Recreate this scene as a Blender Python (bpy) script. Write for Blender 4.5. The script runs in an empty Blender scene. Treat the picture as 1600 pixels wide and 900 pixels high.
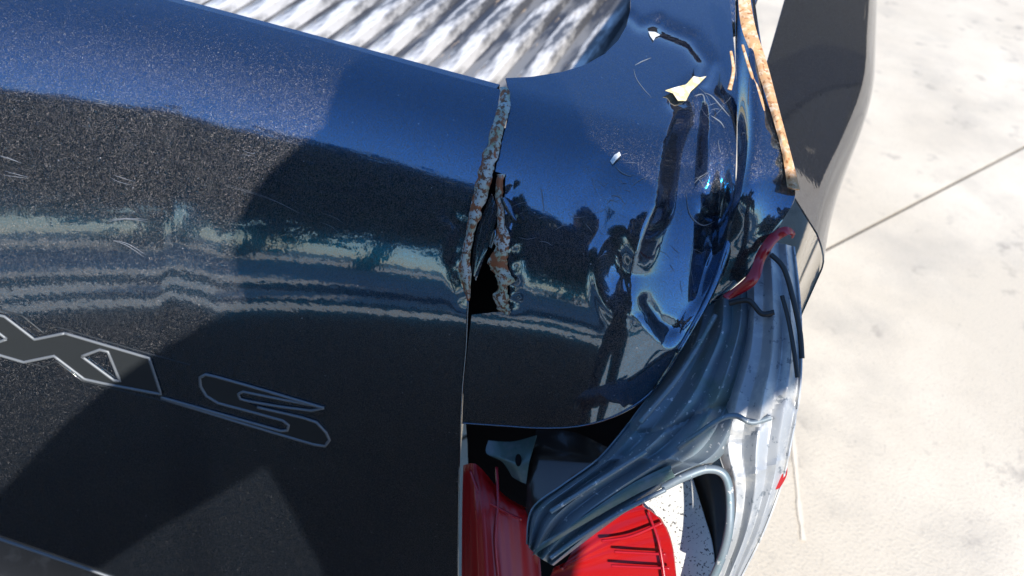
import bpy, bmesh, math, random
import numpy as np
from mathutils import Vector, Matrix
from mathutils.geometry import delaunay_2d_cdt
random.seed(4); rng = np.random.default_rng(4)
S = bpy.context.scene
C = S.collection

# ------------------------------------------------------------------ camera
FPX = 1300.0                                   # focal length in pixels of a 1600 px wide picture
M = np.array([[0.93599415, 0.29632524, -0.19001658],     # world <- camera axes (right, down, forward)
              [0.33515154, -0.58509507, 0.7384695],
              [0.10764939, -0.75488749, -0.64695942]])
CAM = np.array([0.19138, -0.55424, 1.32325])
cd = bpy.data.cameras.new('camera'); cam = bpy.data.objects.new('camera', cd); C.objects.link(cam)
m4 = Matrix([[M[r][0], -M[r][1], -M[r][2], CAM[r]] for r in range(3)] + [[0, 0, 0, 1]])
cam.matrix_world = m4
cd.sensor_width = 36; cd.lens = FPX / 1600 * 36; cd.clip_start = .02; cd.clip_end = 400
cd.dof.use_dof = True; cd.dof.focus_distance = .66; cd.dof.aperture_fstop = 8.0
S.camera = cam

def raydir(px, py):
    v = np.stack([np.asarray(px, float) - 800, np.asarray(py, float) - 450, np.full(np.shape(px), FPX)], -1)
    v /= np.linalg.norm(v, axis=-1, keepdims=True)
    return v @ M.T
def at(px, py, t):                              # a point t metres along a line of sight
    return CAM + raydir(px, py) * np.asarray(t, float)[..., None]

# ------------------------------------------------------------------ light
SUN = raydir(640, 400)                          # direction in which sunlight travels
elev = math.asin(-SUN[2]); azim = math.atan2(-SUN[0], -SUN[1])
w = bpy.data.worlds.new('World'); S.world = w; w.use_nodes = True
nt = w.node_tree; bg = nt.nodes['Background']
sky = nt.nodes.new('ShaderNodeTexSky'); sky.sky_type = 'NISHITA'; sky.sun_disc = False
sky.sun_elevation = elev; sky.sun_rotation = azim
sky.air_density = 1.3; sky.dust_density = .0; sky.ozone_density = 10.0
nt.links.new(sky.outputs[0], bg.inputs[0]); bg.inputs[1].default_value = .15
sd = bpy.data.lights.new('sun', 'SUN'); sd.energy = 5.0; sd.angle = math.radians(.53); sd.color = (1, .955, .89)
so = bpy.data.objects.new('sun', sd); C.objects.link(so)
so.rotation_euler = Vector(SUN).to_track_quat('-Z', 'Y').to_euler(); so.location = (2, -4, 6)
S.view_settings.view_transform = 'Standard'; S.view_settings.look = 'None'
S.view_settings.exposure = .75; S.view_settings.gamma = 1
GZ = -.15                                       # height of the ground

# ------------------------------------------------------------------ materials
def node(nt, typ, **kw):
    n = nt.nodes.new('ShaderNode' + typ)
    for k, v in kw.items(): setattr(n, k, v)
    return n
def mat(name, col, rough=.5, metal=0, coat=0, coat_rough=.03, noise=None, bump=None, spec=.5, trans=0):
    m = bpy.data.materials.new(name); m.use_nodes = True
    t = m.node_tree; b = t.nodes['Principled BSDF']
    b.inputs['Base Color'].default_value = (*col, 1); b.inputs['Roughness'].default_value = rough
    b.inputs['Metallic'].default_value = metal; b.inputs['Coat Weight'].default_value = coat
    b.inputs['Coat Roughness'].default_value = coat_rough; b.inputs['Specular IOR Level'].default_value = spec
    b.inputs['Transmission Weight'].default_value = trans
    tc = node(t, 'TexCoord')
    if noise:                                   # list of (scale, detail, lo, hi, colour): blotches of another colour
        last = None
        for sc, det, lo, hi, c2 in noise:
            n = node(t, 'TexNoise'); n.inputs['Scale'].default_value = sc; n.inputs['Detail'].default_value = det
            n.inputs['Roughness'].default_value = .62
            t.links.new(tc.outputs['Object'], n.inputs['Vector'])
            r = node(t, 'ValToRGB'); r.color_ramp.elements[0].position = lo; r.color_ramp.elements[1].position = hi
            t.links.new(n.outputs[0], r.inputs[0])
            mx = node(t, 'MixRGB'); t.links.new(r.outputs[0], mx.inputs[0])
            mx.inputs[1].default_value = (*col, 1); mx.inputs[2].default_value = (*c2, 1)
            if last: t.links.new(last.outputs[0], mx.inputs[1])
            last = mx
        t.links.new(last.outputs[0], b.inputs['Base Color'])
    if bump:
        sc, st, di = bump
        n = node(t, 'TexNoise'); n.inputs['Scale'].default_value = sc; n.inputs['Detail'].default_value = 4
        t.links.new(tc.outputs['Object'], n.inputs['Vector'])
        bp = node(t, 'Bump'); bp.inputs['Strength'].default_value = st; bp.inputs['Distance'].default_value = di
        t.links.new(n.outputs[0], bp.inputs['Height']); t.links.new(bp.outputs[0], b.inputs['Normal'])
    return m

def paint_mat(name, col, flake=.95):
    m = mat(name, col, .46, .97, 1.0, .012)
    t = m.node_tree; b = t.nodes['Principled BSDF']; tc = t.nodes['Texture Coordinate']
    b.inputs['Coat IOR'].default_value = 1.82
    b.inputs['Specular Tint'].default_value = (.05, .05, .06, 1)      # the flakes lie buried in the coat and do not flare at grazing angles
    v = node(t, 'TexVoronoi'); v.inputs['Scale'].default_value = 4200
    t.links.new(tc.outputs['Object'], v.inputs['Vector'])
    g = node(t, 'NewGeometry')
    sub = node(t, 'VectorMath', operation='SUBTRACT'); t.links.new(v.outputs['Color'], sub.inputs[0]); sub.inputs[1].default_value = (.5, .5, .5)
    sc = node(t, 'VectorMath', operation='SCALE'); t.links.new(sub.outputs[0], sc.inputs[0]); sc.inputs['Scale'].default_value = flake
    ad = node(t, 'VectorMath', operation='ADD'); t.links.new(g.outputs['Normal'], ad.inputs[0]); t.links.new(sc.outputs[0], ad.inputs[1])
    no = node(t, 'VectorMath', operation='NORMALIZE'); t.links.new(ad.outputs[0], no.inputs[0])
    t.links.new(no.outputs[0], b.inputs['Normal'])
    # one cell in a few is a silver flake, the rest the deep blue ground coat
    cs = node(t, 'SeparateColor'); v2 = node(t, 'TexVoronoi'); v2.inputs['Scale'].default_value = 4200; t.links.new(tc.outputs['Object'], v2.inputs['Vector'])
    wn = node(t, 'TexWhiteNoise', noise_dimensions='3D'); t.links.new(v2.outputs['Position'], wn.inputs['Vector'])
    gt = node(t, 'MapRange'); gt.inputs['From Min'].default_value = .50; gt.inputs['From Max'].default_value = 1.0; gt.inputs['To Max'].default_value = .26
    t.links.new(wn.outputs['Value'], gt.inputs['Value'])
    fs = node(t, 'MapRange'); fs.inputs['From Min'].default_value = .45; fs.inputs['From Max'].default_value = .55; fs.inputs['To Max'].default_value = flake
    t.links.new(wn.outputs['Value'], fs.inputs['Value']); t.links.new(fs.outputs[0], sc.inputs['Scale'])
    fr = node(t, 'MapRange'); fr.inputs['From Min'].default_value = .45; fr.inputs['From Max'].default_value = .55; fr.inputs['To Min'].default_value = .11; fr.inputs['To Max'].default_value = .42
    t.links.new(wn.outputs['Value'], fr.inputs['Value']); t.links.new(fr.outputs[0], b.inputs['Roughness'])
    gc = node(t, 'MixRGB'); gm = node(t, 'MapRange'); gm.inputs['From Min'].default_value = .45; gm.inputs['From Max'].default_value = .55; t.links.new(wn.outputs['Value'], gm.inputs['Value'])
    t.links.new(gm.outputs[0], gc.inputs[0]); gc.inputs[1].default_value = (*col, 1); gc.inputs[2].default_value = (.001, .002, .004, 1)     # between the flakes the deep coat is black
    fk = node(t, 'MixRGB'); t.links.new(gt.outputs[0], fk.inputs[0]); t.links.new(gc.outputs[0], fk.inputs[1]); fk.inputs[2].default_value = (.62, .575, .56, 1)
    # sparse specks of dust and overspray
    sp = node(t, 'TexVoronoi'); sp.inputs['Scale'].default_value = 150; t.links.new(tc.outputs['Object'], sp.inputs['Vector'])
    sx = node(t, 'SeparateColor'); t.links.new(sp.outputs['Color'], sx.inputs[0])
    lim = node(t, 'Math', operation='MULTIPLY_ADD'); t.links.new(sx.outputs[0], lim.inputs[0]); lim.inputs[1].default_value = .42; lim.inputs[2].default_value = -.30
    ls = node(t, 'Math', operation='LESS_THAN'); t.links.new(sp.outputs['Distance'], ls.inputs[0]); t.links.new(lim.outputs[0], ls.inputs[1])
    mx = node(t, 'MixRGB'); t.links.new(ls.outputs[0], mx.inputs[0]); t.links.new(fk.outputs[0], mx.inputs[1]); mx.inputs[2].default_value = (.30, .32, .36, 1)
    t.links.new(mx.outputs[0], b.inputs['Base Color'])
    # very slight orange peel in the clear coat
    n = node(t, 'TexNoise'); n.inputs['Scale'].default_value = 140; n.inputs['Detail'].default_value = 2
    t.links.new(tc.outputs['Object'], n.inputs['Vector'])
    bp = node(t, 'Bump'); bp.inputs['Strength'].default_value = .022; bp.inputs['Distance'].default_value = .002
    t.links.new(n.outputs[0], bp.inputs['Height']); t.links.new(bp.outputs[0], b.inputs['Coat Normal'])
    return m
PAINT = paint_mat('blue_black_metallic_paint', (.002, .115, .255))

# ------------------------------------------------------------------ mesh helpers
def link(name, me, m, parent=None, smooth=True, thick=0, kind=None, label=None, off=-1):
    o = bpy.data.objects.new(name, me); C.objects.link(o)
    if m: me.materials.append(m)
    if parent: o.parent = parent
    if smooth: me.polygons.foreach_set('use_smooth', [True] * len(me.polygons))
    if thick:
        s = o.modifiers.new('thickness', 'SOLIDIFY'); s.thickness = thick; s.offset = off; s.use_even_offset = False
        es = o.modifiers.new('crisp_rim', 'EDGE_SPLIT'); es.split_angle = math.radians(55)
    if kind: o['kind'] = kind
    if label: o['label'] = label
    return o
def mesh(verts, faces):
    me = bpy.data.meshes.new('m'); me.from_pydata([tuple(v) for v in verts], [], faces); me.update(); return me
def spline(pts, n, closed=False):               # Catmull-Rom through points of any dimension
    P = np.array(pts, float); k = len(P); out = []
    if closed: ts = np.arange(n) / n * k
    else: ts = np.linspace(0, k - 1, n)
    for t in ts:
        i = int(min(math.floor(t), k - 1 if closed else k - 2)); u = t - i
        def g(j): return P[j % k] if closed else P[min(max(j, 0), k - 1)]
        a, b, c, d = g(i - 1), g(i), g(i + 1), g(i + 2)
        out.append(.5 * (2 * b + (c - a) * u + (2 * a - 5 * b + 4 * c - d) * u * u + (3 * b - a - 3 * c + d) * u ** 3))
    return np.array(out)
def tube(path, rad, sides=8, flat=1.0):
    P = np.array(path, float); n = len(P); V = []; Fc = []
    rad = np.broadcast_to(np.asarray(rad, float), (n,))
    for i in range(n):
        tg = P[min(i + 1, n - 1)] - P[max(i - 1, 0)]; tg = tg / (np.linalg.norm(tg) + 1e-9)
        a = np.cross(tg, [0.2, -.7, .7]); a /= np.linalg.norm(a) + 1e-9; b = np.cross(tg, a)
        for k in range(sides):
            q = 2 * math.pi * k / sides
            V.append(P[i] + rad[i] * (math.cos(q) * a + flat * math.sin(q) * b))
    for i in range(n - 1):
        for k in range(sides):
            k2 = (k + 1) % sides
            Fc.append((i * sides + k, i * sides + k2, (i + 1) * sides + k2, (i + 1) * sides + k))
    Fc.append(tuple(range(sides))[::-1]); Fc.append(tuple((n - 1) * sides + k for k in range(sides)))
    return V, Fc
def box_mesh(x0, x1, y0, y1, z0, z1, bev=0):
    bm = bmesh.new(); bmesh.ops.create_cube(bm, size=1)
    for v in bm.verts:
        v.co = Vector((x0 if v.co.x < 0 else x1, y0 if v.co.y < 0 else y1, z0 if v.co.z < 0 else z1))
    if bev: bmesh.ops.bevel(bm, geom=bm.edges[:], offset=bev, segments=3, affect='EDGES')
    me = bpy.data.meshes.new('m'); bm.to_mesh(me); bm.free(); return me

# ------------------------------------------------------------------ body surface
SEG = [(.045, 86, 70), (.045, 70, 38), (.025, 38, 28), (.09, 28, 15), (.10, 15, 5), (.9, 5, 1)]
def _profile():
    y, z = .06, 1.0; P = [(y + .5, z + .03), (y, z)]
    for L, a, b in SEG:
        for i in range(24):
            e = math.radians(a + (b - a) * (i + .5) / 24)
            y -= math.sin(e) * L / 24; z -= math.cos(e) * L / 24; P.append((y, z))
    return np.array(P)
PR = _profile()
KNEE = .056
XC, RC = .135, .115                             # where the corner starts to turn, and its radius
def corner(X):
    u = np.clip((X - XC) / RC, 0, .9995)
    return RC * (1 - np.sqrt(1 - u * u))
def inside(q):
    X, Y, Z = q[..., 0], q[..., 1], q[..., 2]
    k = np.interp(X, [-.5, -.2, 0, .1, .2], [.42, .48, .78, 1.05, 1.15])       # below the shoulder the face rolls over tighter towards the corner
    kt = np.interp(X, [-.5, -.25, 0], [.66, .93, 1.0])                          # and the shoulder itself is fuller towards the middle of the tailgate
    zz = (1 - Z - .25 * corner(X)) * kt; z1 = KNEE + (zz - KNEE) * k
    pf = lambda z: np.interp(1 - z, PR[::-1, 1], PR[::-1, 0], right=9)
    yk = pf(KNEE); y0 = .06
    yr = np.where(zz > KNEE, y0 + ((yk - y0) + (pf(z1) - yk) / k) / kt, np.where(zz < -.029, 9, y0 + (pf(zz) - y0) / kt))
    return Y - corner(X) - yr                   # positive inside
def body(px, py, off=0):
    px = np.atleast_1d(np.asarray(px, float)); py = np.atleast_1d(np.asarray(py, float))
    d = raydir(px, py); n = len(px)
    t0 = np.full(n, np.nan); prev = np.full(n, .35)
    for t in np.arange(.36, 3.2, .006):
        val = inside(CAM + d * t)
        hit = np.isnan(t0) & (val > 0); t0[hit] = t
    t0 = np.where(np.isnan(t0), 1.0, t0)
    lo = t0 - .006; hi = t0.copy()
    for _ in range(22):
        mid = (lo + hi) / 2; v = inside(CAM + d * mid[:, None]) > 0
        hi = np.where(v, mid, hi); lo = np.where(v, lo, mid)
    return CAM + d * (hi - off)[:, None]
def bt(px, py):                                 # distance of the body surface along lines of sight
    return np.linalg.norm(body(px, py) - CAM, axis=1)
def patch(poly, surf, step, xlim=None, extra=None):
    """triangulated sheet: outline and inner points given in the picture, lifted onto a surface of the place"""
    poly = np.array(poly, float)
    b = []
    for i in range(len(poly)):
        p, q = poly[i], poly[(i + 1) % len(poly)]
        k = max(1, int(np.hypot(*(q - p)) / step))
        for j in range(k): b.append(p + (q - p) * j / k)
    b = np.array(b); nb = len(b)
    xs = np.arange(b[:, 0].min(), b[:, 0].max(), step); ys = np.arange(b[:, 1].min(), b[:, 1].max(), step)
    gx, gy = np.meshgrid(xs, ys); gx = gx + (np.arange(len(ys)) % 2)[:, None] * step / 2
    g = np.stack([gx.ravel(), gy.ravel()], 1)
    # inside polygon
    ins = np.zeros(len(g), bool); x, y = g[:, 0], g[:, 1]
    for i in range(len(poly)):
        x1, y1 = poly[i]; x2, y2 = poly[(i + 1) % len(poly)]
        c = ((y1 > y) != (y2 > y)) & (x < (x2 - x1) * (y - y1) / (y2 - y1 + 1e-12) + x1); ins ^= c
    g = g[ins]
    dmin = np.full(len(g), 1e9)
    for i in range(0, nb): dmin = np.minimum(dmin, np.hypot(g[:, 0] - b[i, 0], g[:, 1] - b[i, 1]))
    g = g[dmin > step * .45]
    pts = np.concatenate([b, g])
    r = delaunay_2d_cdt([Vector(p) for p in pts], [(i, (i + 1) % nb) for i in range(nb)], [], 1, 1e-6)
    P2 = np.array([tuple(v) for v in r[0]])
    P3 = surf(P2[:, 0], P2[:, 1])
    F = []
    for f in r[2]:                              # every face turned towards the viewer's side
        a, b_, c = P3[f[0]], P3[f[1]], P3[f[2]]
        F.append(tuple(f) if np.dot(np.cross(b_ - a, c - a), CAM - a) > 0 else tuple(f)[::-1])
    return mesh(P3, F), P2
def loft(rows, nu=60, nv=40, flute=None):
    """sheet through rows of points (px, py, distance); flute(u, v) pushes it along the line of sight"""
    R = [spline(r, nv) for r in rows]; R = np.array(R)
    G = np.stack([spline(R[:, j], nu) for j in range(nv)], 1)
    if flute is not None:
        u, v = np.meshgrid(np.linspace(0, 1, nu), np.linspace(0, 1, nv), indexing='ij')
        G[..., 2] += flute(u, v)
    P3 = at(G[..., 0].ravel(), G[..., 1].ravel(), G[..., 2].ravel())
    F = [(i * nv + j, (i + 1) * nv + j, (i + 1) * nv + j + 1, i * nv + j + 1) for i in range(nu - 1) for j in range(nv - 1)]
    return mesh(P3, F)

# ------------------------------------------------------------------ ground and surroundings
def struct(o, label=None):
    o['kind'] = 'structure'
    if label: o['label'] = label; 
    return o
CONC = mat('sunlit_concrete', (.52, .455, .36), .9, noise=[(.9, 7, .40, .66, (.66, .585, .47)), (2.2, 9, .48, .74, (.40, .36, .30)), (9, 9, .60, .74, (.28, .25, .215)), (160, 4, .56, .72, (.33, .30, .255))], bump=(160, .5, .004), spec=.2)
DIRT = mat('packed_earth', (.06, .05, .04), .95, noise=[(2, 5, .4, .7, (.10, .085, .065))])
ground = struct(link('ground', box_mesh(-150, 150, -150, 150, GZ - .4, GZ - .05), DIRT, smooth=False))
ground['label'] = 'flat packed earth ground under the concrete yard'; ground['category'] = 'ground'
DARK_GROUND = mat('added_dark_ground', (.009, .009, .009), .95, noise=[(3, 6, .45, .7, (.014, .014, .013))], spec=.05)  # unseen dark ground, added to darken what the paint mirrors
def gpt(px, py, z=GZ):
    d = raydir(px, py); return CAM + d * ((z - CAM[2]) / d[2])
JA, JB = gpt(1310, 380), gpt(1600, 230)          # the joint between the two slabs
jd = (JB - JA) / np.linalg.norm(JB - JA); jn = np.array([-jd[1], jd[0], 0])
def slab(side):
    a = JA - jd * 40 + jn * side * .006; b = JA + jd * 40 + jn * side * .006
    far = jn * side * 40
    top = [a, b, b + far, a + far]; V = [p + [0, 0, 0] for p in top] + [p - [0, 0, .12] for p in top]
    bm = bmesh.new(); vs = [bm.verts.new(v) for v in V]
    for f in ((0, 1, 2, 3), (7, 6, 5, 4), (0, 4, 5, 1), (1, 5, 6, 2), (2, 6, 7, 3), (3, 7, 4, 0)): bm.faces.new([vs[i] for i in f])
    bmesh.ops.recalc_face_normals(bm, faces=bm.faces[:])
    me = bpy.data.meshes.new('m'); bm.to_mesh(me); bm.free()
    return link('concrete_slab', me, CONC, ground, smooth=False)
slab(1); slab(-1)
a_ = JA - jd * 40; b_ = JA + jd * 40
link('joint_sealant', mesh([a_ - jn * .0055 - [0, 0, .006], b_ - jn * .0055 - [0, 0, .006], b_ + jn * .0055 - [0, 0, .006], a_ + jn * .0055 - [0, 0, .006]], [(0, 1, 2, 3)]), DIRT, ground, smooth=False, thick=.01)
ap = struct(link('added_dark_lane', box_mesh(-40, .5, -4.2, -.12, GZ + .002, GZ + .006), DARK_GROUND, smooth=False))  # added dark sheet, out of view, mirrored by the lower tailgate
ap['label'] = 'unseen dark ground sheet added behind the tailgate'; ap['category'] = 'added dark sheet'
for k, (y0, y1) in enumerate(((-5.3, -4.75), (-7.6, -6.3))):  # unseen dark strips standing for shadow bands mirrored in the paint
    o = struct(link('shadow_strip', box_mesh(-40, 30, y0, y1, GZ + .002, GZ + .006), DARK_GROUND, smooth=False)); o['label'] = ('narrow', 'wide')[k] + ' added dark strip standing for a shadow band across the yard'; o['category'] = 'shadow strip'
# thin old paint streaks on the concrete
STREAK = mat('faded_white_paint', (.62, .55, .45), .9, spec=.1)
for k, pts in enumerate(([(1236, 640), (1243, 720), (1249, 790), (1256, 845)],)):
    P = np.array([gpt(x, y, GZ + .003) for x, y in spline(pts, 24)]); wd = .0045
    V = []; F = []
    for i, p in enumerate(P):
        tg = P[min(i + 1, 23)] - P[max(i - 1, 0)]; nn = np.array([-tg[1], tg[0], 0]); nn /= np.linalg.norm(nn)
        ww = wd * (.6 + .8 * random.random()) * min(1, .25 + i / 6)
        V += [p + nn * ww, p - nn * ww]
        if i: F.append((2 * i - 2, 2 * i - 1, 2 * i + 1, 2 * i))
    link('paint_streak', mesh(V, F), STREAK, ground, smooth=False)

# dark trees far behind the truck; they show only as the dark band mirrored in the paint
LEAF = mat('dark_leaves', (.035, .05, .022), .7, noise=[(3, 5, .4, .7, (.055, .075, .03))])
BARK = mat('bark', (.09, .065, .045), .9, bump=(12, .5, .02))
def tree(x, y, h, r, label, group):
    e = bpy.data.objects.new('shade_tree', None); C.objects.link(e); e.location = (x, y, GZ)
    e['label'] = label; e['category'] = 'tree'; e['group'] = group
    V, F = tube([(0, 0, 0), (.1, .05, h * .2), (-.05, .1, h * .45), (.1, 0, h * .8)], [.32, .26, .2, .06], 10)
    link('trunk', mesh(V, F), BARK, e)
    n = 5200; d = rng.normal(size=(n, 3)); d /= np.linalg.norm(d, axis=1)[:, None]
    rr = rng.random(n) ** .45
    lump = 1 + .22 * np.sin(d[:, 0] * 5 + x) * np.sin(d[:, 1] * 4 + y) + .15 * np.sin(d[:, 2] * 7 + x)
    c = d * (rr * lump)[:, None] * [r, r, h * .43] + [0, 0, h * .57]
    a = rng.normal(size=(n, 3)); a /= np.linalg.norm(a, axis=1)[:, None]
    b = np.cross(a, rng.normal(size=(n, 3))); b /= np.linalg.norm(b, axis=1)[:, None]
    s = (.16 + .26 * rng.random(n))[:, None]
    V = np.stack([c - a * s, c + b * s * .7, c + a * s, c - b * s * .7], 1).reshape(-1, 3)
    link('crown', mesh(V, [(4 * i, 4 * i + 1, 4 * i + 2, 4 * i + 3) for i in range(n)]), LEAF, e, smooth=False)
for i in range(15):
    x = -34 + i * 3.9
    tree(x, -23 + 2.2 * math.sin(i * 2.1), 12.5 + 2 * math.sin(i * 1.3), 3.6, 'tall dark leafy tree in the row far behind the tailgate', 'trees behind the truck')
# unseen dark building added ahead so the truck's shoulder mirrors something dark
SHED = mat('added_shed_wall', (.012, .013, .019), .7, bump=(8, .2, .01)); SHEDR = mat('added_shed_roof', (.02, .02, .022), .6)
added_shed = bpy.data.objects.new('added_shed', None); C.objects.link(added_shed); added_shed.location = (14, 24, GZ); added_shed['label'] = 'unseen dark building added far ahead for its reflection in the truck side'; added_shed['category'] = 'added_shed'
link('wall', box_mesh(-16, 14, 0, 8, 0, 7.5), SHED, added_shed, smooth=False)
link('roof', box_mesh(-16.4, 14.4, -.5, 8.4, 7.502, 7.8), SHEDR, added_shed, smooth=False)
for k in range(5):
    d_ = link('door', box_mesh(-13 + k * 5.6, -9.6 + k * 5.6, -.08, -.002, 0, 4.2), SHEDR, added_shed, smooth=False)
    link('handle', box_mesh(-11.5 + k * 5.6, -11.2 + k * 5.6, -.14, -.082, 1.0, 1.06), CONC, d_, smooth=False)

# ------------------------------------------------------------------ the truck
truck = bpy.data.objects.new('pickup_truck', None); C.objects.link(truck); truck.location = (-.6, 1.0, GZ)
truck['label'] = 'blue-black pickup truck with a crushed rear corner and broken tail lamp'; truck['category'] = 'truck'
bpy.context.view_layer.update()
def part(name, me, m, parent=None, **kw):
    o = link(name, me, m, None, **kw)
    p = parent or truck; o.parent = p; o.matrix_parent_inverse = Matrix.Translation(Vector((.6, -1.0, -GZ))) if p is truck else Matrix.Identity(4)
    return o
def near(px, py, line):                          # distance in the picture to a polyline, and position along it
    L = np.array(line, float); best = np.full(np.shape(px), 1e9); pos = np.zeros(np.shape(px)); acc = 0
    for a, b in zip(L[:-1], L[1:]):
        ab = b - a; ln = np.hypot(*ab)
        u = np.clip(((px - a[0]) * ab[0] + (py - a[1]) * ab[1]) / ln ** 2, 0, 1)
        d = np.hypot(px - a[0] - u * ab[0], py - a[1] - u * ab[1])
        s = d < best; best = np.where(s, d, best); pos = np.where(s, acc + u * ln, pos); acc += ln
    return best, pos / acc
def within(px, py, poly):
    ins = np.zeros(np.shape(px), bool)
    for i in range(len(poly)):
        x1, y1 = poly[i]; x2, y2 = poly[(i + 1) % len(poly)]
        ins ^= ((y1 > py) != (y2 > py)) & (px < (x2 - x1) * (py - y1) / (y2 - y1 + 1e-12) + x1)
    return ins
def sm(x): x = np.clip(x, 0, 1); return x * x * (3 - 2 * x)

# tailgate skin
SEAM_T = [(782, 140), (777, 170), (765, 215), (752, 262), (742, 305), (730, 352), (721, 405), (721, 440), (731, 470), (728, 540), (722, 610), (718, 700), (716, 800), (715, 900), (714, 1090)]
def tail_surf(px, py):
    P = body(px, py)
    d, _ = near(px, py, [(700, 335), (722, 352), (712, 405), (728, 470)])
    t = .0011 * np.exp(-(d / 11) ** 2) * (1 + .5 * np.sin(py * .21 + px * .11) * np.sin(py * .057))
    return P + raydir(px, py) * t[:, None]
me, _ = patch([(-260, -140), (0, -70), (260, 0), (500, 62.5), (700, 118)] + SEAM_T + [(200, 905), (0, 836), (-260, 746)], tail_surf, 9)
tailgate = part('tailgate', me, PAINT, thick=.0015, label='dark metallic tailgate with raised lettering and a torn rusty edge')

# corner post skin with its dents
def dent(px, py):
    xl = np.interp(py, [140, 165, 225, 325, 365, 430, 490, 535], [1085, 1058, 1036, 1022, 1004, 984, 992, 1030])     # the sharp crease on the left
    xc = np.interp(py, [140, 250, 400, 535], [1095, 1066, 1056, 1050]); xr = np.interp(py, [140, 300, 372, 465, 535], [1150, 1152, 1145, 1110, 1058])
    A = np.interp(py, [140, 165, 200, 260, 400, 480, 520, 545], [0, .020, .040, .046, .026, .016, .010, 0])             # deepest at the top, running out below
    u = np.clip((px - xl) / (xc - xl), 0, 1); v = np.clip((px - xc - 14) / (xr - xc), 0, 1)
    B = np.interp(py, [150, 180, 260, 340, 420, 490, 540], [0, .004, .026, .046, .038, .014, 0])                        # right of the fold it leans the other way
    wr = sm((px - np.interp(py, [150, 300, 500], [1092, 1086, 1070])) / 22); edge = 1 - .45 * sm((px - xr + 26) / 26)
    t = (A * (1 - wr) + B * wr) * np.sin(u * math.pi / 2) * edge
    r = np.hypot((px - 972) / 1.0, (py - 425) / 1.7); t = t + .006 * np.exp(-(r / 20) ** 2) - .0012 * np.exp(-((r - 40) / 9) ** 2) * (px < 985)
    r, _ = near(px, py, [(1098, 215), (1090, 300), (1102, 345)]); t = t - .004 * np.exp(-(r / 7) ** 2)
    r, _ = near(px, py, [(1010, 470), (1030, 500), (1052, 512)]); t = t + .003 * np.exp(-(r / 8) ** 2)
    r, _ = near(px, py, [(1030, 42), (1080, 62), (1108, 100), (1098, 128), (1058, 158)]); t += .010 * np.exp(-(r / 13) ** 2)
    r, _ = near(px, py, [(985, 25), (1000, 40), (1028, 34)]); t += .006 * np.exp(-(r / 9) ** 2)
    r, _ = near(px, py, [(945, 262), (930, 300), (945, 360)]); t += .003 * np.exp(-(r / 30) ** 2)
    r, _ = near(px, py, [(800, 285), (802, 350), (800, 440), (803, 470)]); t += .0012 * np.exp(-(r / 11) ** 2) * (1 + .5 * np.sin(py * .19 + px * .1) * np.sin(py * .06))
    r, _ = near(px, py, [(1010, 640), (1035, 600), (1075, 550)]); t += .003 * np.exp(-(r / 10) ** 2)
    return t
def post_surf(px, py):
    P = body(px, py); return P + raydir(px, py) * dent(px, py)[:, None]
POST = [(790, 122), (830, 120), (880, 112), (915, 101), (945, 84), (966, 63), (979, 40), (985, 15), (986, -50), (1128, -50), (1140, 0), (1148, 80), (1152, 150), (1151, 230), (1147, 330), (1139, 375),
        (1122, 430), (1100, 478), (1062, 545), (1040, 582), (1012, 618), (965, 648), (910, 665), (850, 669), (780, 665), (722, 661), (724, 610), (731, 540), (737, 492), (770, 488), (796, 486), (797, 430), (790, 375), (788, 320), (790, 273), (774, 268), (780, 235), (790, 200), (797, 160), (795, 140)]
me, _ = patch(POST, post_surf, 5)
post = part('corner_panel', me, PAINT, thick=.0015, label='crushed dark corner panel with a deep dent and scuffed paint')

# bed: side wall, ribbed floor liner
LINER = mat('worn_black_liner', (.035, .035, .04), .36, noise=[(6, 7, .46, .56, (.17, .165, .16)), (15, 6, .62, .68, (.40, .30, .20))], bump=(30, .25, .004))
tc_ = LINER.node_tree.nodes['Texture Coordinate']; mp_ = node(LINER.node_tree, 'Mapping'); mp_.inputs['Scale'].default_value = (3.2, .55, 1)
for l_ in [l for l in LINER.node_tree.links if l.from_node == tc_]:
    LINER.node_tree.links.new(mp_.outputs[0], l_.to_socket)
LINER.node_tree.links.new(tc_.outputs['Object'], mp_.inputs[0])
RIB = LINER.copy(); RIB.name = 'scuffed_sunlit_rib'  # lighter liner copy: scuffs plus sun highlights painted into the colour
for n_ in RIB.node_tree.nodes:
    if n_.type == 'MIX_RGB' and not n_.inputs[1].is_linked: n_.inputs[1].default_value = (.085, .085, .09, 1); n_.inputs[2].default_value = (.62, .60, .575, 1)
BZ = .60
floor = part('bed_liner', box_mesh(-1.38, .10, .10, 2.2, BZ - .03, BZ), LINER, smooth=False, label='grey ribbed plastic liner on the cargo bed floor')
rib = None
for i in range(21):
    x = -1.34 + i * .0715
    if rib is None:
        bm = bmesh.new(); prof = [(-.024, 0), (-.017, .016), (-.011, .019), (.011, .019), (.017, .016), (.024, 0)]
        vs = [[bm.verts.new((a, y, b + .0005)) for a, b in prof] for y in (.10, 2.15)]
        for j in range(5): bm.faces.new((vs[0][j], vs[0][j + 1], vs[1][j + 1], vs[1][j]))
        bm.faces.new(vs[0][::-1]); bm.faces.new(vs[1])
        bmesh.ops.recalc_face_normals(bm, faces=bm.faces[:])
        rib = bpy.data.meshes.new('m'); bm.to_mesh(rib); bm.free(); rib.materials.append(RIB)
    o = bpy.data.objects.new('rib', rib); C.objects.link(o); o.location = (x, 0, BZ)
    o.parent = floor; o.matrix_parent_inverse = Matrix.Identity(4)
BLACK = mat('black_plastic', (.018, .018, .02), .5)
part('bed_side_wall', box_mesh(.10, .125, .32, 2.2, BZ - .03, .99), BLACK, smooth=False)
part('bed_front_wall', box_mesh(-1.4, .2, 2.2, 2.24, BZ - .03, 1.0), BLACK, smooth=False)
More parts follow.
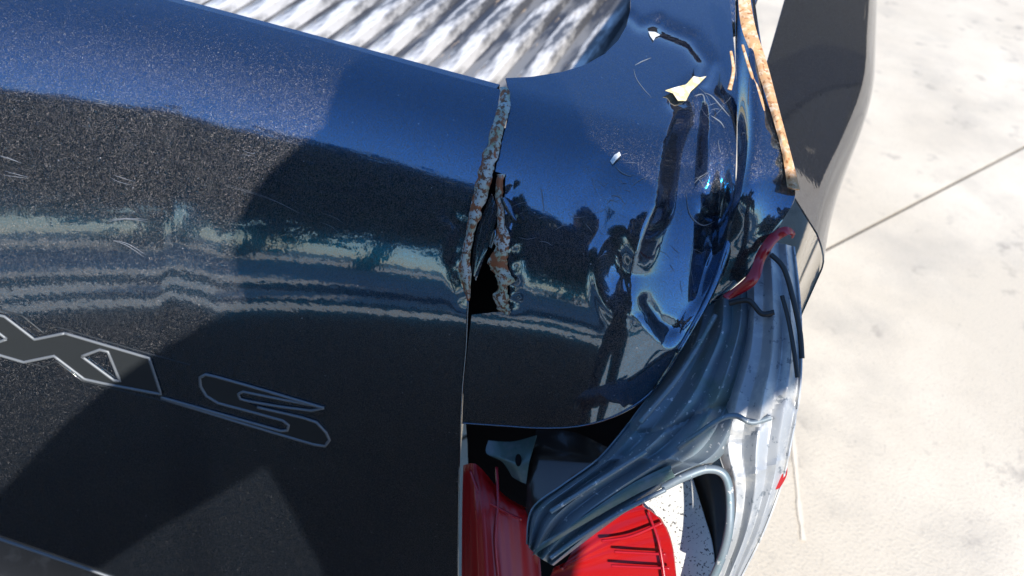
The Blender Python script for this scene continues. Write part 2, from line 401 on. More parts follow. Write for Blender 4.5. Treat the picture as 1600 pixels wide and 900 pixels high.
part('inner_tailgate_wall', box_mesh(-1.2, -.01, .062, .085, .45, .985), PAINT, parent=tailgate, smooth=False)
# top rail running forward
part('bed_rail', box_mesh(.055, .175, .36, 2.24, .955, 1.0, .012), PAINT)

# outer side panel
def side_x(Z, Y):
    d = 1.0 - Z
    up = 1.45 * np.minimum(d, .080) + .022 * np.sin(np.clip((d - .080) / .034, 0, 1) * math.pi / 2)     # sloping shoulder, then the flank
    return .205 + up * (.72 + .28 * sm((Y - .1) / .45)) - .03 * sm((d - .33) / .3)
zs = 1 - .70 * np.linspace(0, 1, 80) ** 1.7; ys = np.concatenate([np.linspace(0, 1, 40) ** 1.5 * 2.25])
V = []; 
for z in zs:
    yr = .10 - .05 * (1 - z) if z > .9 else .095 + .02 * (z - .9)
    for yy in ys:
        y = yr + yy; V.append((side_x(z, y), y, z))
nn = len(ys)
F = [(i * nn + j, (i + 1) * nn + j, (i + 1) * nn + j + 1, i * nn + j + 1) for i in range(len(zs) - 1) for j in range(nn - 1)]
side = part('side_panel', mesh(V, F), PAINT, thick=.0015)

# ------------------------------------------------------------------ torn and rusty edges
RUSTY = mat('flaked_primer_with_rust', (.40, .42, .39), .7, noise=[(60, 3, .42, .66, (.27, .29, .17)), (300, 3, .50, .57, (.13, .05, .018)), (95, 5, .51, .57, (.24, .07, .02))], bump=(420, .6, .001))
RUST2 = mat('pale_orange_rust', (.50, .28, .13), .85, noise=[(160, 5, .48, .64, (.62, .47, .33)), (260, 4, .55, .64, (.30, .12, .04))], bump=(300, .6, .001))  # orange rust with paler and darker blotches
def ribbon(L, R, off, bulge=.003, n=70, nv=9, wob=0, seed=0):
    """curled strip of metal between two lines of the picture, standing off the body surface"""
    r = np.random.default_rng(seed); a = spline(L, n); b = spline(R, n)
    wl = np.convolve(r.normal(size=n + 8), np.ones(3) / 3, 'same')[4:-4] * wob
    wr = np.convolve(r.normal(size=n + 8), np.ones(3) / 3, 'same')[4:-4] * wob
    a, b = a + (b - a) * .1, b - (b - a) * .1; a[:, 0] += wl; b[:, 0] += wr
    v = np.linspace(0, 1, nv)[None, :, None]
    G = a[:, None] * (1 - v) + b[:, None] * v; G = G.reshape(-1, 2)
    t = bt(G[:, 0], G[:, 1]) - off - np.tile(bulge * np.sin(np.linspace(0, 1, nv) * math.pi), n)
    P = at(G[:, 0], G[:, 1], t)
    return mesh(P, [(i * nv + j, i * nv + j + 1, (i + 1) * nv + j + 1, (i + 1) * nv + j) for i in range(n - 1) for j in range(nv - 1)])
part('torn_edge', ribbon([(781, 136), (778, 165), (766, 205), (757, 240), (745, 268), (741, 300), (731, 345), (722, 395), (717, 425), (724, 448), (731, 468)],
                         [(796, 138), (797, 165), (790, 200), (779, 240), (772, 268), (766, 295), (752, 335), (741, 365), (737, 395), (735, 440), (733, 470)], .002, .004, wob=2.6, seed=1),
     RUSTY, tailgate, thick=.001, label='tailgate edge with flaking pale primer and rust spots')
part('torn_edge', ribbon([(776, 272), (775, 300), (778, 335), (774, 365), (772, 385), (760, 408), (770, 425), (778, 445), (769, 462), (780, 482), (790, 490)],
                         [(789, 272), (784, 300), (788, 335), (794, 365), (795, 395), (797, 425), (806, 440), (792, 450), (796, 468), (797, 480), (795, 491)], .002, .004, wob=2.6, seed=2),
     RUSTY, post, thick=.001, label='torn panel edge with flaking green primer and rust')
CAV = mat('cavity_shade', (.008, .008, .009), .9, spec=.05)  # near-black: the shade inside the gap is put into the colour
part('bent_sliver', ribbon([(768, 300), (752, 335), (741, 370), (737, 420)], [(777, 325), (776, 352), (764, 390), (744, 440)], -.004, .001), PAINT, post, thick=.001)
part('paint_curl', ribbon([(781, 310), (787, 325), (795, 335), (806, 345)], [(791, 308), (799, 322), (804, 336), (808, 346)], .006, .002, 20), PAINT, post, thick=.0006)
part('paint_curl', ribbon([(771, 360), (767, 370), (764, 385)], [(775, 358), (776, 368), (768, 388)], .003, .001, 20), PAINT, post, thick=.0006)
# inner structure seen through the gap and behind the lamp, coloured near-black for the shade inside
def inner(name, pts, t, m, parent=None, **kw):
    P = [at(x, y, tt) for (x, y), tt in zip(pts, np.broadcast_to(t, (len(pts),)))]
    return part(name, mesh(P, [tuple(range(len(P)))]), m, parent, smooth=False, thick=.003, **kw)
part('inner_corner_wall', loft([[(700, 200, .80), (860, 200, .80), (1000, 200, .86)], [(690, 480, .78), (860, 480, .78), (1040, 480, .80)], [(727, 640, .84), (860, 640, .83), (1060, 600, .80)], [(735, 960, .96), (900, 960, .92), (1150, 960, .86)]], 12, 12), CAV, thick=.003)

# ------------------------------------------------------------------ lettering on the tailgate
SILV = mat('dull_silver_outline', (.13, .14, .15), .5, .3)
LFILL = mat('dark_grey_letter', (.016, .019, .021), .5, .2, .15)
def zl(p): return [(x * .3375, 460 + y * .3375) for x, y in p]
def raised(poly_out, holes, h):
    pl = [np.array(zl(p)) for p in [poly_out] + holes]
    pts = []; ed = []
    for p in pl:
        k0 = len(pts); q = []
        for i in range(len(p)):
            a, b = p[i], p[(i + 1) % len(p)]; n = max(1, int(np.hypot(*(b - a)) / 9))
            for j in range(n): q.append(a + (b - a) * j / n)
        pts += q; ed += [(k0 + i, k0 + (i + 1) % len(q)) for i in range(len(q))]
    r = delaunay_2d_cdt([Vector(p) for p in pts], ed, [], 2, 1e-6)
    P2 = np.array([tuple(v) for v in r[0]]); P3 = body(P2[:, 0], P2[:, 1], h)
    F = []
    for f in r[2]:
        c = P2[list(f)].mean(0)
        if any(within(c[0], c[1], h_) for h_ in pl[1:]): continue
        if not within(c[0], c[1], pl[0]): continue
        F.append(tuple(f)[::-1])
    return mesh(P3, F)
def outline(pts, wd, closed=True, h=.0022, n=None):
    p = np.array(zl(pts)); k = len(p)
    if closed: p = np.vstack([p, p[:1]])
    q = []
    for i in range(len(p) - 1):
        m_ = max(2, int(np.hypot(*(p[i + 1] - p[i])) / 6))
        for j in range(m_): q.append(p[i] + (p[i + 1] - p[i]) * j / m_)
    q.append(p[-1]); q = np.array(q)
    P = body(q[:, 0], q[:, 1], h)
    V, F = tube(P, wd, 6, .45); return mesh(V, F)
def sym(p): return [(410 - x, 494 - y) for x, y in p]
XR_top = [(300, 180), (690, 295), (745, 462)]; XR_bot = [(480, 412), (390, 392), (250, 285)]
XOUT = XR_top + XR_bot + sym(XR_top) + sym(XR_bot)
HOLE = [(378, 287), (462, 256), (500, 266), (556, 402), (528, 398)]
HOLEL = sym(HOLE)
lx = part('letter', raised(XOUT, [HOLE, HOLEL], .0015), LFILL, tailgate, smooth=False, thick=.0015, label='dark grey raised letter with silver outline')
def sub(name, me, m):                            # trim that belongs to the raised lettering of the tailgate
    return part(name, me, m, tailgate)
for o_ in (XOUT, HOLE, HOLEL): sub('letter_outline', outline(o_, .0016), SILV)
S_UP = [(1500, 526), (1250, 452), (1000, 381), (952, 371), (925, 386), (928, 425), (955, 470), (1010, 503), (1180, 548), (1310, 584), (1336, 606), (1330, 630), (1300, 632), (1000, 548), (745, 476)]
S_SLOT = [(1500, 526), (1440, 538), (1300, 520), (1150, 494), (1112, 484), (1102, 462), (1125, 450), (1300, 485), (1455, 515)]
S_LOW = [(1190, 522), (1400, 570), (1465, 592), (1510, 640), (1525, 675), (1505, 702), (1450, 694), (1100, 590), (745, 480)]
sfill = [(1500, 526), (1000, 381), (952, 371), (925, 386), (928, 425), (955, 470), (1010, 503), (1310, 584), (1336, 606), (1330, 630), (1300, 632), (1000, 548), (900, 525), (1450, 694), (1505, 702), (1525, 675), (1510, 640), (1465, 592), (1190, 522), (1112, 484), (1102, 462), (1125, 450), (1455, 515)]
part('letter', raised(sfill, [], .0015), LFILL, tailgate, smooth=False, thick=.0015, label='dark grey raised letter with silver outline')
sub('letter_outline', outline(S_UP, .0015, False), SILV); sub('letter_outline', outline(S_SLOT, .0014), SILV); sub('letter_outline', outline(S_LOW, .0015, False), SILV)
for pts in ([(-300, 0), (0, 70), (105, 100), (205, 182), (265, 150), (690, 275), (880, 328)], [(-300, 190), (0, 280), (200, 335), (262, 310), (380, 400), (740, 490), (1100, 590)]):
    sub('embossed_line', outline(pts, .0007, False, .0004), LFILL)

# bumper and step below the tailgate
BUMP = mat('grey_step_plastic', (.012, .013, .015), .6, bump=(300, .3, .001), noise=[(40, 4, .5, .7, (.022, .024, .028))], spec=.25)
for y_ in (0,):
    q_ = spline([(-260, 752), (0, 842), (200, 911), (400, 985)], 60); V, F = tube(body(q_[:, 0], q_[:, 1], .002), .0022, 6); part('bottom_highlight', mesh(V, F), SILV, tailgate)  # slim silver tube stands for the highlight along the bottom edge
bump = part('rear_bumper', box_mesh(-1.5, -.06, -.30, .0, -.06, .15, .02), BUMP)
for y in (-.20, -.235):
    part('tread_ridge', box_mesh(-1.48, -.08, y - .006, y + .006, .146, .155, .002), BUMP, bump)

# ------------------------------------------------------------------ broken tail lamp
RED = mat('broken_red_lens', (.34, .002, .003), .32, 0, .1, trans=.15)
RED_D = mat('red_lens_shard', (.32, .006, .014), .3, 0, .3)
SMOKE = mat('smoked_housing', (.035, .025, .02), .18, .2, .4)
REFL = mat('dusty_white_reflector', (.62, .61, .56), .45, .1, noise=[(420, 2, .60, .64, (.10, .10, .10))], bump=(350, .3, .001))
RUB = mat('black_rubber', (.022, .021, .02), .45, bump=(200, .3, .001))
BARE = mat('scraped_silver_blue_metal', (.17, .205, .23), .5, .35, .05, .1, noise=[(45, 5, .50, .66, (.13, .20, .22)), (18, 6, .56, .64, (.12, .17, .16)), (190, 4, .63, .67, (.55, .55, .53))], bump=(60, .2, .002))
CHROME = mat('sunlit_silver_side', (.33, .345, .36), .48, .3, .08, .1, noise=[(50, 5, .5, .62, (.45, .45, .44)), (140, 4, .60, .66, (.18, .20, .22))], bump=(60, .2, .002))  # base paler than the arch: strong sunlight put into the colour
OLIVE = mat('green_grey_inner_paint', (.07, .115, .105), .4, .2, .3, noise=[(60, 4, .5, .65, (.11, .14, .15))])
lamp = part('tail_lamp', loft([[(724, 727, .80), (738, 724, .785), (752, 732, .785), (790, 775, .79), (835, 800, .80)],
                               [(722, 800, .80), (740, 800, .775), (765, 800, .77), (800, 810, .78), (840, 825, .80)],
                               [(721, 960, .83), (745, 960, .80), (775, 960, .795), (810, 960, .80), (850, 960, .82)]], 40, 120,
                              lambda u, v: .00025 * np.sin(v * 60)), RED, thick=.003, label='broken tail lamp with shattered red lens')
part('red_lens', loft([[(900, 850, .80), (960, 800, .785), (1003, 790, .775)], [(880, 885, .80), (960, 840, .785), (1034, 815, .77)],
                       [(860, 900, .81), (960, 880, .79), (1052, 865, .775)], [(840, 970, .83), (960, 970, .80), (1060, 970, .785)]], 90, 30,
                      lambda u, v: .0004 * np.sin(u * 42)), RED, lamp, thick=.003, label='bright red lens piece with a stepped broken edge')
for pts in ([(735, 735, .778), (752, 775, .772), (790, 800, .772), (815, 812, .775)], [(776, 730, .785), (778, 790, .772), (774, 850, .775), (782, 930, .79)],
            [(940, 845, .779), (985, 838, .771), (1034, 817, .764)], [(1012, 800, .768), (1030, 850, .765), (1042, 930, .772)], [(960, 862, .776), (1040, 866, .768)], [(955, 884, .78), (1046, 888, .77)]):
    P = np.array(spline(pts, 20)); V, F = tube(at(P[:, 0], P[:, 1], P[:, 2]), .0013, 6); part('lens_ridge', mesh(V, F), RED_D, lamp)
part('reflector', loft([[(985, 765, .80), (1030, 745, .795), (1080, 742, .79)], [(1010, 815, .795), (1055, 800, .79), (1098, 800, .785)], [(1040, 870, .79), (1080, 870, .785), (1114, 860, .78)], [(1050, 960, .80), (1090, 960, .795), (1124, 960, .79)]], 24, 16), REFL, lamp, thick=.003, label='dusty white reflector speckled with dark dots')
part('rubber_seal', loft([[(1068, 752, .80), (1100, 738, .79), (1136, 738, .775)], [(1085, 800, .80), (1112, 790, .79), (1142, 790, .775)], [(1103, 855, .795), (1118, 855, .785), (1138, 855, .775)], [(1112, 930, .80), (1120, 930, .79), (1130, 930, .78)]], 24, 16,
                         lambda u, v: .004 * np.sin(v * 9)), RUB, lamp, thick=.003)
part('lamp_housing', loft([[(838, 672, .80), (900, 676, .80), (965, 708, .79)], [(828, 720, .79), (890, 720, .785), (950, 730, .78)], [(822, 780, .79), (870, 775, .785), (905, 765, .78)], [(818, 830, .80), (850, 815, .79), (870, 800, .79)]], 24, 20,
                          lambda u, v: -.008 * np.sin(v * math.pi)), SMOKE, lamp, thick=.003)
br = part('lamp_bracket', loft([[(763, 688, .795), (800, 690, .79), (838, 680, .785)], [(760, 708, .795), (800, 712, .785), (830, 708, .78)], [(785, 722, .79), (805, 726, .78), (826, 728, .78)], [(800, 745, .79), (812, 752, .785), (822, 756, .785)]], 16, 12), OLIVE, thick=.002)
hp = np.array([(810 + 5 * math.cos(a), 719 + 10 * math.sin(a)) for a in np.linspace(0, 2 * math.pi, 17)[:-1]])
part('bolt_hole_shade', mesh(at(hp[:, 0], hp[:, 1], np.full(16, .7765)), [tuple(range(16))]), CAV, br, smooth=False, thick=.002)  # flat near-black disc stands for the shade in the hole

# ------------------------------------------------------------------ bent lamp surround: an arch of folded metal
def fl(a, k, ph=0, rag=.0):                      # folded ridges with sharp crests, kinked here and there
    return lambda u, v: a * .64 * np.arcsin(.985 * np.sin(v * k * .85 + ph + .35 * np.sin(u * 5))) + rag * np.sin(u * 37 + v * 9) + .0035 * np.exp(-((u - .42 - .05 * np.sin(v * 6)) / .012) ** 2) - .003 * np.exp(-((u - .62 + .08 * v) / .014) ** 2)
arch = part('lamp_surround', loft([[(1090, 478, .735), (1140, 455, .712), (1185, 420, .715)], [(1070, 535, .725), (1140, 510, .695), (1185, 490, .70)], [(1035, 592, .715), (1120, 570, .69), (1178, 560, .695)],
                                   [(995, 645, .705), (1090, 632, .685), (1160, 640, .69)], [(962, 688, .695), (1040, 690, .682), (1128, 712, .69)], [(930, 722, .685), (985, 730, .68), (1062, 745, .69)],
                                   [(880, 758, .685), (925, 770, .68), (995, 788, .69)], [(832, 796, .69), (870, 815, .685), (925, 838, .695)], [(824, 850, .70), (838, 868, .695), (865, 884, .70)]], 110, 60, fl(.0055, 30, .4, .0003)),
            BARE, thick=.0012, label='bent folded metal strip of the lamp opening, silver blue with green lower end')
part('surround_side', loft([[(1160, 402, .715), (1205, 380, .71), (1240, 385, .72)], [(1168, 470, .702), (1210, 462, .69), (1249, 468, .70)], [(1160, 550, .695), (1210, 550, .68), (1252, 550, .69)],
                            [(1135, 635, .69), (1195, 630, .675), (1248, 622, .685)], [(1122, 700, .695), (1185, 700, .68), (1235, 694, .69)], [(1138, 760, .70), (1182, 760, .69), (1222, 752, .70)],
                            [(1136, 830, .715), (1166, 832, .705), (1192, 832, .715)], [(1112, 905, .73), (1138, 905, .725), (1156, 905, .735)], [(1085, 975, .75), (1110, 975, .745), (1125, 975, .75)]], 90, 50, fl(.004, 24, 1.2, .0004)),
     CHROME, arch, thick=.0012)
for o_ in [arch] + [c for c in arch.children]:
    o_.modifiers['crisp_rim'].split_angle = math.radians(24)
for pts, r in (([(1035, 762, .688), (1072, 744, .684), (1105, 733, .684), (1130, 740, .686), (1140, 768, .692), (1140, 820, .70), (1130, 865, .712), (1112, 908, .726)], .0035),
               ([(1060, 700, .678), (1085, 682, .672), (1125, 655, .672), (1150, 650, .674), (1175, 660, .676), (1205, 652, .676)], .0022),
               ([(1000, 660, .684), (1050, 602, .684), (1085, 550, .69), (1118, 492, .70)], .0022),
               ([(860, 800, .678), (930, 755, .674), (1010, 705, .674)], .002), ([(860, 872, .692), (905, 840, .688), (970, 800, .684), (1040, 765, .684)], .002)):
    P = spline(pts, 60); V, F = tube(at(P[:, 0], P[:, 1], P[:, 2]), r, 8); part('folded_lip', mesh(V, F), BARE, arch)
part('green_lip', loft([[(832, 868, .688), (845, 850, .684), (862, 838, .684)], [(880, 838, .682), (885, 828, .679), (895, 818, .679)], [(990, 775, .682), (985, 765, .679), (985, 757, .679)], [(1055, 745, .684), (1050, 735, .681), (1048, 726, .681)]], 60, 10), OLIVE, arch, thick=.001)
# red lens shard caught in the metal, and another one on the far edge
part('lens_shard', loft([[(1130, 464, .69), (1133, 466, .689), (1137, 467, .69)], [(1168, 433, .686), (1174, 438, .684), (1180, 441, .686)], [(1184, 398, .69), (1189, 402, .688), (1193, 405, .69)], [(1203, 369, .695), (1208, 373, .693), (1212, 377, .695)], [(1226, 356, .70), (1228, 361, .699), (1231, 366, .70)], [(1243, 366, .705), (1241, 369, .704), (1240, 372, .705)]], 50, 10,
                        lambda u, v: .002 * np.sin(u * 22)), RED_D, lamp, thick=.002, label='red lens shard caught in the bent metal')
part('lens_shard', loft([[(1222, 706, .70), (1225, 708, .70), (1228, 712, .70)], [(1218, 735, .70), (1224, 737, .70), (1230, 740, .70)], [(1212, 765, .70), (1215, 764, .70), (1219, 762, .70)]], 12, 6), RED, lamp, thick=.002, label='small red lens shard on the outer edge')
for pts, r in (([(1205, 398, .688), (1225, 420, .683), (1240, 470, .68), (1250, 520, .678), (1253, 560, .678)], .0022), ([(1222, 462, .684), (1232, 500, .68), (1240, 545, .676), (1246, 590, .676)], .0018), ([(1140, 474, .69), (1170, 470, .685), (1190, 490, .683), (1210, 488, .683)], .0022)):
    P = spline(pts, 50); V, F = tube(at(P[:, 0], P[:, 1], P[:, 2]), r, 8); part('trim_wire', mesh(V, F), RUB, arch)

# folded sheet between post and side, with its rusty flange
part('folded_sheet', loft([[(1150, -30, .86), (1165, -30, .85), (1175, -30, .85)], [(1150, 90, .78), (1175, 100, .77), (1195, 100, .775)], [(1152, 220, .715), (1185, 215, .705), (1222, 210, .715)], [(1146, 300, .69), (1190, 300, .685), (1243, 298, .70)], [(1105, 385, .715), (1165, 375, .69), (1220, 350, .70)], [(1065, 500, .73), (1120, 470, .715), (1190, 410, .71)]], 60, 24,
                          lambda u, v: .004 * np.sin(v * 7 + u * 5)), PAINT, post, thick=.0012)
part('rusty_flange', loft([[(1152, -30, .845), (1160, -30, .843), (1168, -30, .845)], [(1158, 40, .80), (1168, 40, .798), (1180, 40, .80)], [(1180, 100, .77), (1190, 100, .766), (1199, 100, .77)], [(1206, 180, .725), (1213, 180, .722), (1220, 180, .726)], [(1222, 240, .705), (1229, 240, .702), (1236, 240, .706)], [(1230, 292, .69), (1240, 294, .688), (1250, 296, .692)]], 90, 8,
                          lambda u, v: .0012 * np.sin(u * 60) * np.sin(v * 3)), RUST2, post, thick=.0015, label='rusty orange flange edge peeled from the side panel')
for pts in ([(1160, 70, .78), (1172, 110, .76), (1190, 160, .735), (1196, 215, .712)], [(1142, 80, .765), (1146, 110, .755), (1140, 140, .742)]):
    P = spline(pts, 40); V, F = tube(at(P[:, 0], P[:, 1], P[:, 2]), np.linspace(.0012, .002, 40), 7, .6); part('rust_streak', mesh(V, F), RUST2, post)
# loose flakes of filler and paint
FLAKE = mat('yellowed_filler', (.72, .55, .25), .7, noise=[(120, 4, .45, .6, (.75, .70, .58))])
CHIP = mat('pale_paint_chip', (.70, .70, .68), .6)
def chip(name, poly, off, tilt, m, **kw):         # thin angular flake, lifted off the panel on one side
    p = np.array(poly, float); c = p.mean(0)
    t = bt(p[:, 0], p[:, 1]) + dent(p[:, 0], p[:, 1]) - off - tilt * (p[:, 0] - c[0])
    P = at(p[:, 0], p[:, 1], t); ctr = P.mean(0) + raydir(*c) * -.0015
    return part(name, mesh(np.vstack([P, ctr[None]]), [(i, (i + 1) % len(p), len(p)) for i in range(len(p))]), m, post, smooth=False, thick=.0006, **kw)
chip('filler_flake', [(1040, 141), (1052, 145), (1060, 157), (1072, 157), (1079, 143), (1090, 133), (1097, 126), (1104, 119), (1093, 121), (1084, 119), (1072, 132), (1056, 136)], .004, -.0001, FLAKE, label='yellow filler flake peeling off the corner')
chip('paint_chip', [(1013, 50), (1024, 51), (1031, 55), (1024, 58), (1021, 64), (1016, 57)], .002, .0001, CHIP)
chip('paint_chip', [(954, 252), (960, 243), (968, 238), (970, 243), (963, 249), (957, 257)], .002, .0001, CHIP)
# hair-thin scraped lines on the corner panel, pale lines on the tailgate
SCR = mat('scraped_and_pale_lines', (.17, .185, .21), .6)
sv, sf = [], []
def thin_line(pts, wd, surf=None, n=14):
    p = spline(pts, n); P = (surf or post_surf)(p[:, 0], p[:, 1]) - raydir(p[:, 0], p[:, 1]) * .0006
    V, F = tube(P, wd * np.sin(np.linspace(.15, math.pi - .15, n)), 4, .5); k = len(sv); sv.extend(V); sf.extend([tuple(i + k for i in f) for f in F])
r_ = random.Random(7)
for k in range(60):                              # brushed fan inside the dent and round its rim
    x, y = r_.choice(((1085, 470, 40, 40), (1075, 400, 45, 60), (1110, 170, 35, 30), (930, 350, 40, 60), (870, 330, 60, 50), (820, 350, 20, 60), (960, 270, 40, 30), (1100, 290, 30, 60)))[:2]
    x += r_.gauss(0, 22); y += r_.gauss(0, 26); a = r_.choice((-.5, .35, 1.2)) + r_.gauss(0, .35); ln = r_.uniform(6, 34)
    dx, dy = math.cos(a) * ln, math.sin(a) * ln; b = r_.uniform(-.12, .12)
    if 740 < x < 1130 and 130 < y < 560: thin_line([(x, y), (x + dx * .5 - dy * b, y + dy * .5 + dx * b), (x + dx, y + dy)], r_.uniform(.0001, .00024))
for pts, wd in (([(992, 102), (1003, 96), (1018, 90)], .0005), ([(990, 106), (994, 122), (1005, 138), (1018, 152)], .0003), ([(1100, 145), (1112, 150), (1128, 168), (1140, 182)], .0007), ([(1085, 150), (1098, 148), (1102, 164)], .0007), ([(1110, 180), (1125, 190), (1132, 200)], .0006),
                ([(960, 258), (972, 270), (988, 276)], .0005), ([(955, 305), (968, 308), (978, 322)], .0005), ([(948, 318), (956, 312), (966, 318)], .0004), ([(845, 292), (850, 330)], .0004), ([(1072, 300), (1078, 335), (1098, 352), (1118, 345)], .0006)): thin_line(pts, wd)
part('scratches_and_pale_lines', mesh(sv, sf), SCR, post, kind='stuff')
sv, sf = [], []  # pale line marks on the tailgate, in slightly offset pairs
for pts, wd in (([(147, 158), (158, 161), (170, 163)], .0009), ([(172, 347), (200, 343), (234, 346)], .0012), ([(176, 380), (200, 386), (228, 404)], .0014), ([(0, 243), (20, 250), (34, 256)], .0009), ([(0, 268), (25, 272), (42, 275)], .0009), ([(172, 275), (190, 282), (206, 288)], .0008), ([(345, 288), (420, 312), (470, 336)], .0004), ([(500, 338), (520, 346), (535, 356)], .0004), ([(380, 240), (388, 242), (398, 244)], .0006)):
    for q in range(2):
        ox, oy = r_.gauss(0, 3), r_.gauss(0, 3.5); thin_line([(x + ox + r_.gauss(0, 1.5), y + oy + r_.gauss(0, .8)) for x, y in pts], wd * .24, tail_surf)
part('scratches_and_pale_lines', mesh(sv, sf), SCR, tailgate, kind='stuff')
# rolled lower edge of the corner panel
P = spline([(1150, 290), (1147, 330), (1139, 375), (1122, 430), (1100, 478), (1062, 545), (1040, 582), (1012, 618), (965, 648), (910, 665), (850, 669), (780, 665), (722, 661)], 120)
V, F = tube(post_surf(P[:, 0], P[:, 1]), np.interp(np.linspace(0, 1, 120), [0, .2, .5, .7, 1], [.0012, .0035, .002, .0008, .0007]), 10); part('rolled_edge', mesh(V, F), PAINT, post)
P = np.array(SEAM_T[8:]); P = spline(P, 60)
V, F = tube(body(P[:, 0], P[:, 1]), .0009, 6); part('rolled_edge', mesh(V, F), PAINT, tailgate)

# ------------------------------------------------------------------ the photographer, whose shadow lies on the truck
CLOTH = mat('dark_navy_cloth', (.018, .02, .028), .9, bump=(300, .3, .001))
SKIN = mat('skin', (.42, .25, .17), .55)
HAT = mat('dark_cotton_hat', (.02, .02, .022), .9)
person = bpy.data.objects.new('person', None); C.objects.link(person); person.location = (.42, -.92, GZ)
person['label'] = 'person in dark clothes and bucket hat holding up a phone, casting the shadow'; person['category'] = 'person'
bpy.context.view_layer.update()
def pp(name, me, m, parent=None, **kw):
    o = link(name, me, m, None, **kw); o.parent = parent or person
    o.matrix_parent_inverse = Matrix.Translation(Vector((-.42, .92, -GZ))) if parent is None else Matrix.Identity(4)
    return o
def skin(joints, edges, root=0, sub=2):
    me = mesh([j[:3] for j in joints], []); me = bpy.data.meshes.new('m'); me.from_pydata([j[:3] for j in joints], edges, []); me.update()
    o = bpy.data.objects.new('tmp', me); C.objects.link(o)
    o.modifiers.new('s', 'SKIN'); sv = me.skin_vertices[0].data
    for i, j in enumerate(joints):
        r = j[3]; sv[i].radius = r if isinstance(r, tuple) else (r, r)
    sv[root].use_root = True
    o.modifiers.new('u', 'SUBSURF').levels = sub
    dg = bpy.context.evaluated_depsgraph_get(); r = bpy.data.meshes.new_from_object(o.evaluated_get(dg))
    bpy.data.objects.remove(o); return r
WL, WR = (.115, -.60, 1.29), (.275, -.60, 1.375)
EL, ER = (-.13, -.885, 1.0), (.77, -.72, 1.665)
J = [(.40, -.93, .80, (.15, .12)), (.40, -.92, .98, (.125, .10)), (.385, -.90, 1.18, (.12, .10)), (.37, -.88, 1.38, (.12, .085)),
     (.37, -.85, 1.45, .06), (.355, -.82, 1.47, .05),
     (.20, -.85, 1.405, .085), (.04, -.87, 1.23, .085), (*EL, .07), (.02, -.74, 1.14, .055), (.085, -.635, 1.255, .034),
     (.47, -.85, 1.46, .075), (.60, -.80, 1.61, .07), (*ER, .075), (.55, -.66, 1.54, .065), (.325, -.60, 1.39, .033),
     (.31, -.93, .68, .095), (.29, -.91, .36, .07), (.28, -.93, .10, .055), (.28, -.95, -.06, .048),
     (.49, -.93, .68, .095), (.51, -.91, .36, .07), (.52, -.93, .10, .055), (.52, -.95, -.06, .048)]
E_ = [(0, 1), (1, 2), (2, 3), (3, 4), (4, 5), (3, 6), (6, 7), (7, 8), (8, 9), (9, 10), (3, 11), (11, 12), (12, 13), (13, 14), (14, 15), (0, 16), (16, 17), (17, 18), (18, 19), (0, 20), (20, 21), (21, 22), (22, 23)]
bodyo = pp('body', skin(J, E_), CLOTH)
# head: an egg with brow, nose, chin
bm = bmesh.new(); bmesh.ops.create_uvsphere(bm, u_segments=28, v_segments=20, radius=1)
hd = Vector((.34, -.79, 1.545)); look = Vector((-.2, .85, -.35)).normalized(); rt = look.cross(Vector((0, 0, 1))).normalized(); upv = rt.cross(look)
for v in bm.verts:
    x, y, z = v.co
    if z < -.2: x *= 1 - .28 * (-z - .2); 
    q = Vector((x * .075, y * .095, z * .115))
    if y > .6: q.y += .016 * math.exp(-((x / .13) ** 2 + ((z + .15) / .22) ** 2)); q.y -= .006 * math.exp(-(((abs(x) - .38) / .14) ** 2 + ((z - .05) / .12) ** 2))
    if y > .5: q.y -= .004 * math.exp(-((x / .3) ** 2 + ((z + .52) / .05) ** 2))
    v.co = hd + rt * q.x + look * q.y + upv * q.z
me = bpy.data.meshes.new('m'); bm.to_mesh(me); bm.free(); pp('head', me, SKIN)
for sx in (-1, 1):
    V, F = tube([hd + rt * sx * .073 + upv * z + look * (-.005) for z in (-.03, -.01, .015, .03)], [.006, .011, .013, .007], 8, .5); pp('ear', mesh(V, F), SKIN)
    bm = bmesh.new(); bmesh.ops.create_uvsphere(bm, u_segments=10, v_segments=8, radius=.011)
    for v in bm.verts: v.co += hd + rt * sx * .029 + look * .083 + upv * .006
    me = bpy.data.meshes.new('m'); bm.to_mesh(me); bm.free(); pp('eye', me, CHIP)
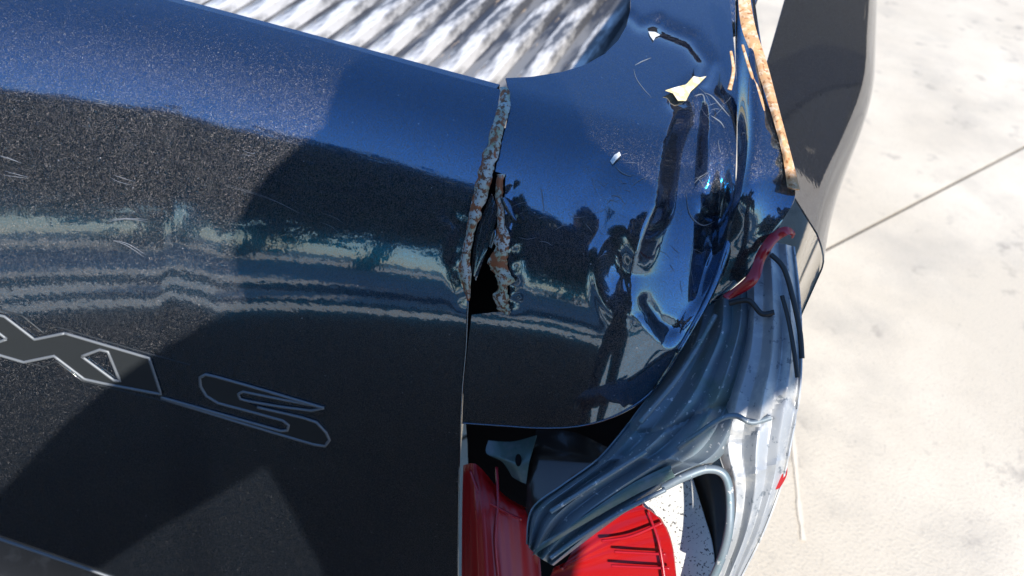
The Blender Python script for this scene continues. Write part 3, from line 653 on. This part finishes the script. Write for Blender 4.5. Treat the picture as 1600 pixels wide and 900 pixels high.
# bucket hat: turned profile
prof = [(.0, .135), (.07, .132), (.098, .118), (.105, .085), (.112, .035), (.150, -.01), (.185, -.055), (.183, -.06), (.146, -.016), (.106, .03)]
hc = Vector((.325, -.78, 1.585)); V = []; F = []; n = 36
for r, z in prof:
    for k in range(n):
        a = 2 * math.pi * k / n; V.append(hc + Vector((r * math.cos(a), r * math.sin(a), z + .006 * math.sin(3 * a) * (r > .14))))
for i in range(len(prof) - 1):
    for k in range(n): F.append((i * n + k, i * n + (k + 1) % n, (i + 1) * n + (k + 1) % n, (i + 1) * n + k))
pp('bucket_hat', mesh(V, F), HAT)
# phone just behind the lens
ph = bpy.data.objects.new('smartphone', box_mesh(-.078, .078, -.038, .038, -.004, .004, .003)); C.objects.link(ph)
ph.data.materials.append(BLACK); ph.matrix_world = cam.matrix_world @ Matrix.Translation((0, -.0, .012))
ph['label'] = 'black smartphone held in both hands by the person'; ph['category'] = 'phone'
def hand(wr, sx):
    m = cam.matrix_world
    def L(x, y, z): return tuple(m @ Vector((x * sx, y, z)))
    J = [(*wr, .024), (*L(.105, -.035, .05), (.034, .016)), (*L(.098, -.012, .045), (.034, .014))]; E = [(0, 1), (1, 2)]
    for k in range(4):                            # fingers curl round the back of the phone
        y = .030 - .019 * k; ln = (.9, 1, .95, .78)[k]; b = len(J)
        J += [(*L(.092, y - .01, .028), .009), (*L(.088, y, .004 - .006), .0085), (*L(.088 - .028 * ln, y + .002, -.004), .008), (*L(.088 - .05 * ln, y + .003, .0), .007)]
        E += [(2, b), (b, b + 1), (b + 1, b + 2), (b + 2, b + 3)]
    b = len(J); J += [(*L(.092, -.045, .036), .011), (*L(.075, -.047, .026), .010), (*L(.055, -.036, .024), .008)]; E += [(1, b), (b, b + 1), (b + 1, b + 2)]
    pp('hand', skin(J, E, 0, 2), SKIN)
hand((.085, -.635, 1.255), -1); hand((.325, -.60, 1.39), 1)
SHOE = mat('shoe_leather', (.03, .025, .02), .6)
for x in (.28, .52):
    V, F = tube([(x, -1.0, GZ + .045), (x, -.95, GZ + .05), (x, -.86, GZ + .04), (x, -.76, GZ + .03), (x, -.72, GZ + .025)], [.035, .05, .045, .04, .02], 12, .85); pp('shoe', mesh(V, F), SHOE)
